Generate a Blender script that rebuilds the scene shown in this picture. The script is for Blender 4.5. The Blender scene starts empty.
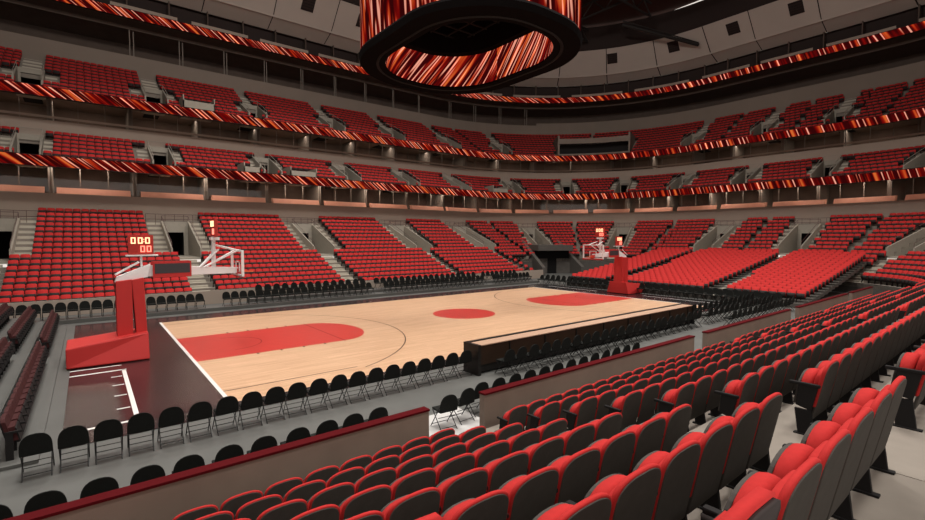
import bpy, bmesh, math, random
import numpy as np
from mathutils import Vector, Matrix
random.seed(7)
PI = math.pi
scene = bpy.context.scene
COL = scene.collection

# ------------------------------------------------------------------ camera, world, lights, exposure
CX, CY, CZ, YAW, PITCH, FPX = -2.95, -13.976, 4.493, 0.8958, -0.04722, 470.07
cam_d = bpy.data.cameras.new('camera')
cam = bpy.data.objects.new('camera', cam_d)
COL.objects.link(cam)
cam.location = (CX, CY, CZ)
cam.rotation_euler = (PI / 2 + PITCH, 0, YAW - PI / 2)
cam_d.sensor_fit = 'HORIZONTAL'
cam_d.sensor_width = 36.0
cam_d.lens = FPX / 925.0 * 36.0
cam_d.clip_start = 0.05
cam_d.clip_end = 400
scene.camera = cam

world = bpy.data.worlds.new('world')
scene.world = world
world.use_nodes = True
bg = world.node_tree.nodes['Background']
bg.inputs['Color'].default_value = (1.0, 0.90, 0.82, 1)
bg.inputs['Strength'].default_value = 0.88

scene.view_settings.view_transform = 'Standard'
scene.view_settings.look = 'None'
scene.view_settings.gamma = 1.0
scene.view_settings.exposure = 0.0
scene.view_settings.use_curve_mapping = False


def area(loc, size, power, color=(1, 0.93, 0.84), target=None, spread=PI):
    ld = bpy.data.lights.new('flood_or_fill_light', 'AREA')
    ld.shape = 'DISK'
    ld.size = size
    ld.energy = power
    ld.color = color
    ld.spread = spread
    o = bpy.data.objects.new('flood_or_fill_light', ld)
    COL.objects.link(o)
    o.location = loc
    t = Vector(target if target else (loc[0], loc[1], 0))
    o.rotation_euler = (t - Vector(loc)).to_track_quat('-Z', 'Y').to_euler()
    return o


# flood lights hung from the roof steel round the score board
for (lx, ly, lp) in ((1, -2, 1.0), (1, 17, 1.0), (14.3, -4, 1.0), (14.3, 19.5, 1.0), (28, -2, 1.0), (28, 17, 1.0), (-4, 7.6, .9), (34, 7.6, 1.0)):
    area((lx, ly, 31.0), 4.0, 1950 * lp, color=(1, .95, .89), spread=math.radians(125))
# unseen fill lights, added to brighten the dim upper tiers
for (lx, ly, tx, ty) in ((-2, 6, -6, 44), (11, 6, 10, 46), (24, 6, 30, 44), (24, 8, 56, 34), (22, 6, 66, 12), (22, 4, 60, -14)):
    area((lx, ly, 30.5), 3.0, 560, color=(1, .92, .85), target=(tx, ty, 15), spread=math.radians(90))
for lx in (-3, 12, 27, 42):
    area((lx, -17, 31.0), 4.0, 1350, color=(1, .95, .89), spread=math.radians(110))


# ------------------------------------------------------------------ helpers
def srgb(r, g, b):
    return tuple(((c / 255.0) / 12.92 if c / 255.0 <= 0.04045 else ((c / 255.0 + 0.055) / 1.055) ** 2.4) for c in (r, g, b))


MATS = {}


def mat(name, col, rough=0.7, metal=0.0, noise=None, bump=0.0, emit=None, estr=0.0, spec=0.3):
    m = bpy.data.materials.new(name)
    m.use_nodes = True
    nt = m.node_tree
    b = nt.nodes['Principled BSDF']
    b.inputs['Base Color'].default_value = (*col, 1)
    b.inputs['Roughness'].default_value = rough
    b.inputs['Metallic'].default_value = metal
    b.inputs['Specular IOR Level'].default_value = spec
    if noise:
        scale, amt = noise
        tc = nt.nodes.new('ShaderNodeTexCoord')
        n = nt.nodes.new('ShaderNodeTexNoise')
        n.inputs['Scale'].default_value = scale
        n.inputs['Detail'].default_value = 5
        nt.links.new(tc.outputs['Object'], n.inputs['Vector'])
        mx = nt.nodes.new('ShaderNodeMix')
        mx.data_type = 'RGBA'
        mx.inputs[6].default_value = (*[c * (1 - amt) for c in col], 1)
        mx.inputs[7].default_value = (*[min(1, c * (1 + amt)) for c in col], 1)
        nt.links.new(n.outputs['Fac'], mx.inputs[0])
        nt.links.new(mx.outputs[2], b.inputs['Base Color'])
        if bump:
            bp = nt.nodes.new('ShaderNodeBump')
            bp.inputs['Strength'].default_value = bump
            nt.links.new(n.outputs['Fac'], bp.inputs['Height'])
            nt.links.new(bp.outputs['Normal'], b.inputs['Normal'])
    if emit:
        b.inputs['Emission Color'].default_value = (*emit, 1)
        b.inputs['Emission Strength'].default_value = estr
    MATS[name] = m
    return m


M_RED = mat('red_fabric', (0.44, 0.027, 0.026), 0.85, spec=.12, noise=(30, .12))
M_SHELL = mat('grey_shell', (0.072, 0.066, 0.060), 0.8, spec=.08, noise=(12, .15))
M_SHELLFAR = mat('dark_shell', (0.040, 0.033, 0.032), 0.8, spec=.05)
M_DARK = mat('dark_plastic', (0.018, 0.017, 0.017), 0.7, spec=.1)
M_MAROON = mat('maroon_fabric', (0.045, 0.008, 0.008), 0.75, noise=(30, .15))
M_BLACK = mat('black_vinyl', (0.010, 0.011, 0.010), 0.75, spec=.12, noise=(15, .2))
M_BLKMETAL = mat('black_metal', (0.012, 0.012, 0.012), 0.45)
M_CONC = mat('concrete', (0.215, 0.188, 0.160), 0.85, noise=(3, .18), bump=.05)
M_CONCPALE = mat('pale_concrete', (0.31, 0.285, 0.24), 0.85, noise=(4, .12), bump=.05)
M_STAIR = mat('stair_concrete', (0.42, 0.385, 0.32), 0.85, noise=(4, .12))
M_TREAD = mat('dark_concrete', (0.085, 0.078, 0.07), 0.9, noise=(3, .2))
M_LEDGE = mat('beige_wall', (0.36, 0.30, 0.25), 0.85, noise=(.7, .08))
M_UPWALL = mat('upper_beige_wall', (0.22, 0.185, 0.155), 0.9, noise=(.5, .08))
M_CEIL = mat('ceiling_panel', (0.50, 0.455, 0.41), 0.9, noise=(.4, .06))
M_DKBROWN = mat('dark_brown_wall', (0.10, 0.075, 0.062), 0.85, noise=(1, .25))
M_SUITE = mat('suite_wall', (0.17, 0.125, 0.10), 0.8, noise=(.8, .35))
M_COL = mat('grey_column', (0.20, 0.175, 0.15), 0.8)
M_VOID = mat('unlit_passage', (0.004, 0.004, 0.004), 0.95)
M_ROOF = mat('roof_deck', (0.05, 0.018, 0.012), 0.9, noise=(.15, .6))
M_STEEL = mat('roof_steel', (0.02, 0.018, 0.017), 0.6)
M_COUNTER = mat('counter_wood', (0.72, 0.36, 0.26), 0.6, noise=(2, .12))
M_FLOOR = mat('arena_floor', (0.105, 0.106, 0.100), 0.55, noise=(.8, .22))
M_FLOORPALE = mat('pale_floor', (0.50, 0.49, 0.48), 0.6, noise=(1.5, .08))
M_WALLFRONT = mat('front_wall', (0.205, 0.155, 0.125), 0.75, noise=(1.2, .22))
M_CAP = mat('red_cap', (0.075, 0.004, 0.006), 0.8, spec=.05)
M_GOALRED = mat('goal_red', (0.50, 0.032, 0.03), 0.45)
M_GOALDK = mat('goal_dark_panel', (0.05, 0.045, 0.05), 0.5)
M_WHITE = mat('white_steel', (0.78, 0.76, 0.76), 0.4)
M_ORANGE = mat('rim_orange', (0.65, 0.12, 0.03), 0.4)
M_RAIL = mat('railing_metal', (0.10, 0.055, 0.05), 0.5)
M_RAILGREY = mat('grey_railing', (0.30, 0.27, 0.23), 0.5)
M_TABLETOP = mat('table_top', (0.42, 0.27, 0.19), 0.5, noise=(4, .1))
M_TABLEBLK = mat('table_black', (0.012, 0.011, 0.010), 0.4)
M_TABLEBRN = mat('table_brown', (0.028, 0.013, 0.006), 0.6, noise=(2, .5))
M_DIGITA = mat('digit_amber', (.1, .05, .03), .5, emit=(1.0, .55, .30), estr=2.2)
M_DIGITR = mat('digit_red', (.1, .02, .02), .5, emit=(1.0, .22, .15), estr=2.2)
M_CLOCK = mat('clock_case', (0.42, 0.03, 0.022), .5)
M_BEZEL = mat('black_bezel', (0.006, 0.005, 0.005), .9, spec=.03)
M_VENT = mat('vent_dark', (0.03, 0.02, 0.018), .8)


def glass_mat():
    m = bpy.data.materials.new('clear_glass')
    m.use_nodes = True
    nt = m.node_tree
    for n in list(nt.nodes):
        nt.nodes.remove(n)
    out = nt.nodes.new('ShaderNodeOutputMaterial')
    mix = nt.nodes.new('ShaderNodeMixShader')
    tr = nt.nodes.new('ShaderNodeBsdfTransparent')
    gl = nt.nodes.new('ShaderNodeBsdfGlossy')
    gl.inputs['Roughness'].default_value = .05
    mix.inputs[0].default_value = .06
    nt.links.new(tr.outputs[0], mix.inputs[1])
    nt.links.new(gl.outputs[0], mix.inputs[2])
    nt.links.new(mix.outputs[0], out.inputs[0])
    return m


M_GLASS = glass_mat()


def led_mat(name, freq, slant, strength, seed, fine=2.6):
    """video board showing streaks of red, orange and white light; UV is in metres"""
    m = bpy.data.materials.new(name)
    m.use_nodes = True
    nt = m.node_tree
    for n in list(nt.nodes):
        nt.nodes.remove(n)
    N = nt.nodes.new
    out = N('ShaderNodeOutputMaterial')
    em = N('ShaderNodeEmission')
    uv = N('ShaderNodeUVMap')
    sep = N('ShaderNodeSeparateXYZ')
    nt.links.new(uv.outputs[0], sep.inputs[0])
    mul = N('ShaderNodeMath'); mul.operation = 'MULTIPLY_ADD'
    nt.links.new(sep.outputs[1], mul.inputs[0])
    mul.inputs[1].default_value = slant
    nt.links.new(sep.outputs[0], mul.inputs[2])

    def streak(fr, vs, off, detail):
        a = N('ShaderNodeMath'); a.operation = 'MULTIPLY_ADD'
        nt.links.new(mul.outputs[0], a.inputs[0]); a.inputs[1].default_value = fr; a.inputs[2].default_value = off
        b = N('ShaderNodeMath'); b.operation = 'MULTIPLY'
        nt.links.new(sep.outputs[1], b.inputs[0]); b.inputs[1].default_value = vs
        c = N('ShaderNodeCombineXYZ')
        nt.links.new(a.outputs[0], c.inputs[0]); nt.links.new(b.outputs[0], c.inputs[1])
        n = N('ShaderNodeTexNoise'); n.noise_dimensions = '2D'
        n.inputs['Scale'].default_value = 1.0
        n.inputs['Detail'].default_value = detail
        nt.links.new(c.outputs[0], n.inputs['Vector'])
        return n
    n1 = streak(freq, .25, seed, 1.0)
    n2 = streak(freq * fine, .3, seed + 31, 0.5)
    r1 = N('ShaderNodeValToRGB')
    e = r1.color_ramp.elements
    e[0].position = .46; e[0].color = (*srgb(58, 6, 8), 1)
    e[1].position = .585; e[1].color = (*srgb(125, 12, 10), 1)
    x = e.new(.64); x.color = (*srgb(185, 52, 22), 1)
    x = e.new(.74); x.color = (*srgb(225, 110, 50), 1)
    nt.links.new(n1.outputs['Fac'], r1.inputs[0])
    r2 = N('ShaderNodeValToRGB')
    e = r2.color_ramp.elements
    e[0].position = .585; e[0].color = (0, 0, 0, 1)
    e[1].position = .72; e[1].color = (*srgb(255, 176, 150), 1)
    x = e.new(.63); x.color = (*srgb(150, 50, 22), 1)
    nt.links.new(n2.outputs['Fac'], r2.inputs[0])
    ad = N('ShaderNodeMix'); ad.data_type = 'RGBA'; ad.blend_type = 'ADD'
    ad.inputs[0].default_value = 1
    nt.links.new(r1.outputs[0], ad.inputs[6]); nt.links.new(r2.outputs[0], ad.inputs[7])
    nt.links.new(ad.outputs[2], em.inputs[0])
    em.inputs[1].default_value = strength
    nt.links.new(em.outputs[0], out.inputs[0])
    return m


def tag(o, label=None, cat=None, group=None, kind=None):
    if label: o['label'] = label
    if cat: o['category'] = cat
    if group: o['group'] = group
    if kind: o['kind'] = kind
    return o


class MB:
    """collects faces and links them as one mesh object"""
    def __init__(s):
        s.v = []; s.f = []; s.m = []; s.uv = []

    def quad(s, pts, mi=0, uv=None):
        b = len(s.v)
        s.v += [tuple(q) for q in pts]
        s.f.append(tuple(range(b, b + len(pts)))); s.m.append(mi)
        s.uv += uv if uv else [(0, 0)] * len(pts)

    def box(s, x0, x1, y0, y1, z0, z1, mi=0, T=None):
        c = [(x0, y0, z0), (x1, y0, z0), (x1, y1, z0), (x0, y1, z0), (x0, y0, z1), (x1, y0, z1), (x1, y1, z1), (x0, y1, z1)]
        s.hexa(c, mi, T)

    def hexa(s, c, mi=0, T=None):
        if T: c = [T(*q) for q in c]
        b = len(s.v)
        s.v += [tuple(q) for q in c]
        for f in ((0, 3, 2, 1), (4, 5, 6, 7), (0, 1, 5, 4), (1, 2, 6, 5), (2, 3, 7, 6), (3, 0, 4, 7)):
            s.f.append(tuple(b + i for i in f)); s.m.append(mi); s.uv += [(0, 0)] * 4

    def prism(s, outline, y0, y1, mi=0, T=None, lean=None):
        """outline: (x, z) polygon extruded from y0 to y1; lean(z) adds to y"""
        n = len(outline); b = len(s.v)
        L = lean or (lambda z: 0)
        for y in (y0, y1):
            for (x, z) in outline:
                q = (x, y + L(z), z)
                s.v.append(tuple(T(*q)) if T else q)
        s.f.append(tuple(b + i for i in range(n))); s.f.append(tuple(b + n + i for i in reversed(range(n))))
        s.m += [mi, mi]; s.uv += [(0, 0)] * (2 * n)
        for i in range(n):
            j = (i + 1) % n
            s.f.append((b + i, b + n + i, b + n + j, b + j)); s.m.append(mi); s.uv += [(0, 0)] * 4

    def tube(s, p, q, r, mi=0, n=6, T=None):
        p = Vector(p); q = Vector(q); d = (q - p)
        if d.length < 1e-6: return
        d.normalize()
        a = d.orthogonal().normalized(); c = d.cross(a)
        b = len(s.v)
        for e in (p, q):
            for i in range(n):
                t = 2 * PI * i / n
                w = e + a * math.cos(t) * r + c * math.sin(t) * r
                s.v.append(tuple(T(*w)) if T else tuple(w))
        for i in range(n):
            j = (i + 1) % n
            s.f.append((b + i, b + j, b + n + j, b + n + i)); s.m.append(mi); s.uv += [(0, 0)] * 4
        s.f.append(tuple(b + i for i in reversed(range(n)))); s.f.append(tuple(b + n + i for i in range(n)))
        s.m += [mi, mi]; s.uv += [(0, 0)] * (2 * n)

    def mesh(s, name, mats, smooth=False, bevel=0):
        me = bpy.data.meshes.new(name)
        me.from_pydata(s.v, [], s.f)
        for m in (mats if isinstance(mats, (list, tuple)) else [mats]):
            me.materials.append(m)
        me.polygons.foreach_set('material_index', s.m)
        uvl = me.uv_layers.new(name='UVMap')
        uvl.data.foreach_set('uv', [c for u in s.uv for c in u])
        if bevel:
            bm = bmesh.new(); bm.from_mesh(me)
            ed = [e for e in bm.edges if len(e.link_faces) == 2 and e.calc_face_angle(0) > .6]
            bmesh.ops.bevel(bm, geom=ed, offset=bevel, segments=2, profile=.6, affect='EDGES', clamp_overlap=True)
            bm.to_mesh(me); bm.free()
        if smooth:
            me.polygons.foreach_set('use_smooth', [True] * len(me.polygons))
        me.update()
        return me

    def build(s, name, mats, parent=None, smooth=False, bevel=0):
        o = bpy.data.objects.new(name, s.mesh(name, mats, smooth, bevel))
        COL.objects.link(o)
        if parent: o.parent = parent
        return o


def empty(name, loc, rz=0):
    o = bpy.data.objects.new(name, None)
    o.empty_display_size = .2
    COL.objects.link(o)
    o.location = loc
    o.rotation_euler = (0, 0, rz)
    return o


def struct(mb, name, mats, **k):
    o = mb.build(name, mats, **k)
    o['kind'] = 'structure'
    return o


def copy_tree(o, parent=None):
    c = o.copy(); COL.objects.link(c)
    if parent: c.parent = parent
    for ch in o.children:
        copy_tree(ch, c)
    return c


ONES = ['first', 'second', 'third', 'fourth', 'fifth', 'sixth', 'seventh', 'eighth', 'ninth', 'tenth', 'eleventh', 'twelfth', 'thirteenth',
        'fourteenth', 'fifteenth', 'sixteenth', 'seventeenth', 'eighteenth', 'nineteenth']
TENS = {20: 'twenty', 30: 'thirty', 40: 'forty', 50: 'fifty', 60: 'sixty', 70: 'seventy'}
TENTH = {20: 'twentieth', 30: 'thirtieth', 40: 'fortieth', 50: 'fiftieth', 60: 'sixtieth', 70: 'seventieth'}


def ordw(n):
    if n < 20: return ONES[n - 1]
    t, u = n // 10 * 10, n % 10
    return TENTH[t] if u == 0 else TENS[t] + '-' + ONES[u - 1]


# ------------------------------------------------------------------ bowl plan: rounded rectangle, offsets run outwards
BX, BY, R0, HX, HY = 14.33, 7.62, 20.0, 44.0, 28.35
L1 = HX - R0; ARC = PI / 2 * R0; L2 = 2 * (HY - R0)
SA, SB, SC = L1, L1 + ARC, L1 + ARC + L2
SD = L1 + 2 * ARC + L2


def frame(s):
    """point on the base curve (d = 0) and outward normal"""
    if s <= SA: return Vector((BX + s, BY + HY, 0)), Vector((0, 1, 0))
    if s <= SB:
        a = (s - SA) / R0; n = Vector((math.sin(a), math.cos(a), 0))
        return Vector((BX + HX - R0, BY + HY - R0, 0)) + n * R0, n
    if s <= SC: return Vector((BX + HX, BY + HY - R0 - (s - SB), 0)), Vector((1, 0, 0))
    if s <= SD:
        a = (s - SC) / R0 + PI / 2; n = Vector((math.sin(a), math.cos(a), 0))
        return Vector((BX + HX - R0, BY - HY + R0, 0)) + n * R0, n
    return Vector((BX + HX - R0 - (s - SD), BY - HY, 0)), Vector((0, -1, 0))


def P(s, d, z):
    p, n = frame(s)
    return (p.x + n.x * d, p.y + n.y * d, z)


def local(s0):
    """straight frame at s0: (u along the row, d outwards, z) -> world"""
    p, n = frame(s0)
    t = Vector((n.y, -n.x, 0))
    return lambda u, d, z: (p.x + t.x * u + n.x * d, p.y + t.y * u + n.y * d, z)


def sval(s0, s1):
    out = [s0]
    s = s0
    while s < s1 - 1e-6:
        straight = (s < SA - .01) or (SB - .01 < s < SC - .01) or s > SD - .01
        if straight:
            nx = min([q for q in (SA, SB, SC, SD, s1) if q > s + .01])
            nx = min(nx, s + 12)
        else:
            nx = min(s + 1.3, min([q for q in (SB, SD, s1) if q > s + .01]))
        s = min(nx, s1)
        out.append(s)
    return out


def sweep(mb, prof, s0, s1, mi=0, uvz=False):
    """prof: list of (d, z), swept along the bowl curve"""
    S = sval(s0, s1)
    for a, b in zip(S[:-1], S[1:]):
        for (d0, z0), (d1, z1) in zip(prof[:-1], prof[1:]):
            mb.quad([P(a, d0, z0), P(b, d0, z0), P(b, d1, z1), P(a, d1, z1)], mi,
                    [(a, z0), (b, z0), (b, z1), (a, z1)])


S_MIN, S_MAX = -43.0, 118.0

# tiers: row k (from 0): offset of the seat backs, height of tread
def low_d(k): return -13.28 + .838 * k
def low_z(k): return 1.10 + .305 * k + .0035 * k * k - .84
def mid_d(k): return -2.25 + .83 * k
def mid_z(k): return 10.75 + .445 * k - .84
def top_d(k): return .75 + .83 * k
def top_z(k): return 16.75 + .50 * k - .84


TIERS = {'low': (low_d, low_z, 17), 'mid': (mid_d, mid_z, 7), 'top': (top_d, top_z, 10)}
PORT = {'low': [-33.5, -22.2, -11.05, .3, 11.6, 21.2, 33.1, 47.5, 61.0, 69.3, 80.9],
        'mid': [-38.2, -29.4, -20.6, -11.8, -2.7, 5.9, 13.7, 21.8, 31.2, 39.3, 47.1, 54.7, 62.5, 70.3, 78.2, 86.5],
        'top': [-37.7, -29.1, -20.5, -11.9, -3.2, 5.4, 13.4, 22.4, 30.6, 55.0, 63.4, 70.6, 78.5, 86.5]}
PLATFORMS = [('top', -9.95, -7.3), ('mid', -5.6, -4.1), ('mid', -1.3, 1.4), ('mid', 26.2, 28.6)]
NEAR_AISLE = [(2.14, 3.47), (13.37, 14.55), (23.9, 25.05), (34.3, 35.5)]      # x ranges on the near side
PROWS = {'low': (8, 15), 'mid': (1, 6), 'top': (1, 5)}
PHALF = {'low': .95, 'mid': .75, 'top': .8}
SIDE = {'low': 2.15, 'mid': 1.75, 'top': 1.75}
NEAR_CORNER, NEAR_FIRST = 72.4, 2
LOW_FIRST_END = 5       # behind the retractable stand the fixed rows start higher up
S_END0, S_END1 = 22.6, 106.0


def near_x(s): return BX + L1 - (s - SD)


# ------------------------------------------------------------------ floor and court
mb = MB()
mb.quad([(-30, -16, -.01), (62, -16, -.01), (62, 30, -.01), (-30, 30, -.01)])
struct(mb, 'floor', M_FLOOR)
mb = MB()
mb.box(2.2, 4.6, -6.9, -4.35, -.005, .012)
struct(mb, 'floor_gap_mat', M_FLOORPALE)


def court_wood():
    m = bpy.data.materials.new('court_maple')
    m.use_nodes = True
    nt = m.node_tree; b = nt.nodes['Principled BSDF']
    tc = nt.nodes.new('ShaderNodeTexCoord')
    br = nt.nodes.new('ShaderNodeTexBrick')
    br.inputs['Scale'].default_value = 1.0
    br.inputs['Brick Width'].default_value = 1.6
    br.inputs['Row Height'].default_value = .09
    br.inputs['Mortar Size'].default_value = .0015
    br.inputs['Color1'].default_value = (.54, .335, .205, 1)
    br.inputs['Color2'].default_value = (.64, .415, .265, 1)
    br.inputs['Mortar'].default_value = (.40, .24, .13, 1)
    br.inputs['Bias'].default_value = 0
    nt.links.new(tc.outputs['Object'], br.inputs['Vector'])
    mp = nt.nodes.new('ShaderNodeMapping'); mp.inputs['Scale'].default_value = (.35, 3.2, 1)
    nt.links.new(tc.outputs['Object'], mp.inputs[0])
    no = nt.nodes.new('ShaderNodeTexNoise'); no.inputs['Scale'].default_value = 1.6; no.inputs['Detail'].default_value = 6
    nt.links.new(mp.outputs[0], no.inputs['Vector'])
    mx = nt.nodes.new('ShaderNodeMix'); mx.data_type = 'RGBA'; mx.blend_type = 'MULTIPLY'
    mx.inputs[0].default_value = .5
    rp = nt.nodes.new('ShaderNodeValToRGB')
    rp.color_ramp.elements[0].position = .3; rp.color_ramp.elements[0].color = (.72, .66, .62, 1)
    rp.color_ramp.elements[1].position = .7; rp.color_ramp.elements[1].color = (1, 1, 1, 1)
    nt.links.new(no.outputs['Fac'], rp.inputs[0])
    nt.links.new(br.outputs['Color'], mx.inputs[6]); nt.links.new(rp.outputs[0], mx.inputs[7])
    nt.links.new(mx.outputs[2], b.inputs['Base Color'])
    b.inputs['Roughness'].default_value = .38
    b.inputs['Specular IOR Level'].default_value = .25
    return m


M_WOOD = court_wood()
M_PAINT = mat('court_red_paint', (0.48, 0.040, 0.032), .35, noise=(3, .08), spec=.25)
M_LINE = mat('court_dark_line', (0.07, 0.040, 0.025), .5)
M_LINERED = mat('court_line_on_red', (0.30, 0.02, 0.015), .5)
M_WLINE = mat('court_white_line', (0.70, 0.66, 0.64), .5)
M_APRON = mat('apron_black_gloss', (0.022, 0.020, 0.021), .22, spec=.5, noise=(.5, .3))
M_APRONGLARE = mat('apron_red_glare', (0.028, 0.013, 0.014), .25, spec=.5, noise=(.4, .5))  # soft red glare on the dark apron, put into its colour

mb = MB()
W, H = 28.66, 15.24
mb.quad([(0, -.2, .010), (W, -.2, .010), (W, H, .010), (0, H, .010)], 0)


def ring(cx_, cy_, r, w, a0, a1, z, mi, n=48):
    for i in range(n):
        t0 = a0 + (a1 - a0) * i / n; t1 = a0 + (a1 - a0) * (i + 1) / n
        mb.quad([(cx_ + (r - w) * math.cos(t0), cy_ + (r - w) * math.sin(t0), z), (cx_ + r * math.cos(t0), cy_ + r * math.sin(t0), z),
                 (cx_ + r * math.cos(t1), cy_ + r * math.sin(t1), z), (cx_ + (r - w) * math.cos(t1), cy_ + (r - w) * math.sin(t1), z)], mi)


def disc(cx_, cy_, rx, ry, a0, a1, z, mi, n=40):
    pts = [(cx_ + rx * math.cos(a0 + (a1 - a0) * i / n), cy_ + ry * math.sin(a0 + (a1 - a0) * i / n), z) for i in range(n + 1)]
    mb.quad(pts, mi)


def rect(x0, x1, y0, y1, z, mi): mb.quad([(x0, y0, z), (x1, y0, z), (x1, y1, z), (x0, y1, z)], mi)


disc(14.45, 7.62, 1.85, 1.85, 0, 2 * PI * .999, .013, 1)
for sx in (0, 1):
    X = (lambda x: x) if sx == 0 else (lambda x: W - x)
    def rr(x0, x1, y0, y1, z, mi):
        a, b = sorted((X(x0), X(x1))); rect(a, b, y0, y1, z, mi)
    rr(0, 5.8, 5.18, 10.06, .013, 1)
    a0 = -PI / 2 if sx == 0 else PI / 2
    disc(X(5.8), 7.62, 1.75, 2.44, a0, a0 + PI, .013, 1)
    rr(5.74, 5.80, 5.10, 10.14, .015, 3)
    ring(X(1.6), 7.62, 1.35, .05, a0, a0 + PI, .015, 3, 24)
    ring(X(1.6), 7.62, 7.5, .05, a0 + .40, a0 + PI - .40, .014, 2, 60)
    rr(0, 4.3, .92, .97, .014, 2); rr(0, 4.3, 14.27, 14.32, .014, 2)
    for q in (2.1, 3.0, 3.9, 4.8):
        rr(q, q + .08, 5.0, 5.18, .014, 2); rr(q, q + .08, 10.06, 10.24, .014, 2)
    rr(-.06, .05, -.2, H + .03, .016, 4)
o = struct(mb, 'floor_court', [M_WOOD, M_PAINT, M_LINE, M_LINERED, M_WLINE])

mb = MB()
z = .004
rect(-3.5, 0, -.2, 17.1, z, 0); rect(W, W + 3.0, -.2, 17.1, z, 0); rect(0, W, H, 17.1, z, 0)
rect(-3.5, W + 3.0, -1.0, -.2, z, 0)
rect(-2.3, 0, -.2, 6.6, z + .002, 1); rect(-3.5, -.2, 6.6, 14.5, z + .002, 1)
rect(W + .2, W + 3.0, 3.0, 11.5, z + .002, 1)
for (x0, x1, y0, y1) in ((-2.13, -2.02, -.1, 5.7), (-3.5, -2.0, 5.55, 5.68), (-3.5, -2.1, 6.32, 6.42), (-3.5, -2.0, -.10, 0.02), (-3.3, -.9, 11.5, 11.58)):
    rect(x0, x1, y0, y1, z + .004, 2)
for yy in (1.1, 2.4, 3.6, 4.7):
    rect(-2.45, -2.16, yy, yy + .07, z + .004, 2)
for (x0, x1, y0, y1) in ((W + 1.9, W + 1.98, -.1, 5.6), (W + 1.9, W + 1.98, 9.8, 15.2), (W + .2, W + 1.0, 16.0, 16.08)):
    rect(x0, x1, y0, y1, z + .004, 2)
struct(mb, 'floor_apron', [M_APRON, M_APRONGLARE, M_WLINE])

# ------------------------------------------------------------------ terraces
def terrace(tier, name):
    D, Z, n = TIERS[tier]
    mb = MB()
    k0, k1 = PROWS[tier]; ph = PHALF[tier]
    for k in range(n):
        d0, d1 = D(k) - .62, D(k) + .21
        z = Z(k); zp = Z(k - 1) if k else (0 if tier == 'low' else Z(0) - .1)
        spans = []
        s0, s1 = S_MIN, S_MAX
        if tier == 'low' and k < NEAR_FIRST:
            ranges = [(S_MIN, S_END0), (S_END1, S_MAX + 34)]
        elif tier == 'low' and k < LOW_FIRST_END:
            ranges = [(S_MIN, S_END0), (NEAR_CORNER, S_MAX + 34)]
        elif tier == 'low':
            ranges = [(S_MIN, S_MAX + 34 if k < 8 else SD + 1.5)]
        else:
            ranges = [(S_MIN, 110)]
        for (a, b) in ranges:
            cuts = []
            if k0 <= k < k1:
                for q in PORT[tier]:
                    hw = ph * R0 / (R0 + D(k))if (SA < q < SB or SC < q < SD) else ph
                    if a < q < b: cuts.append((q - hw, q + hw))
            x = a
            for (c0, c1) in cuts:
                spans.append((x, c0)); x = c1
            spans.append((x, b))
        for (a, b) in spans:
            if k == 0 and tier == 'low':
                d0 = D(0) - 1.15
            sweep(mb, [(d0, zp), (d0, z), (d1, z)], a, b)
    return struct(mb, name, M_CONC if tier != 'x' else M_TREAD)


terrace('low', 'floor_lower_terrace')
terrace('mid', 'floor_middle_terrace')
terrace('top', 'floor_upper_terrace')

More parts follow.
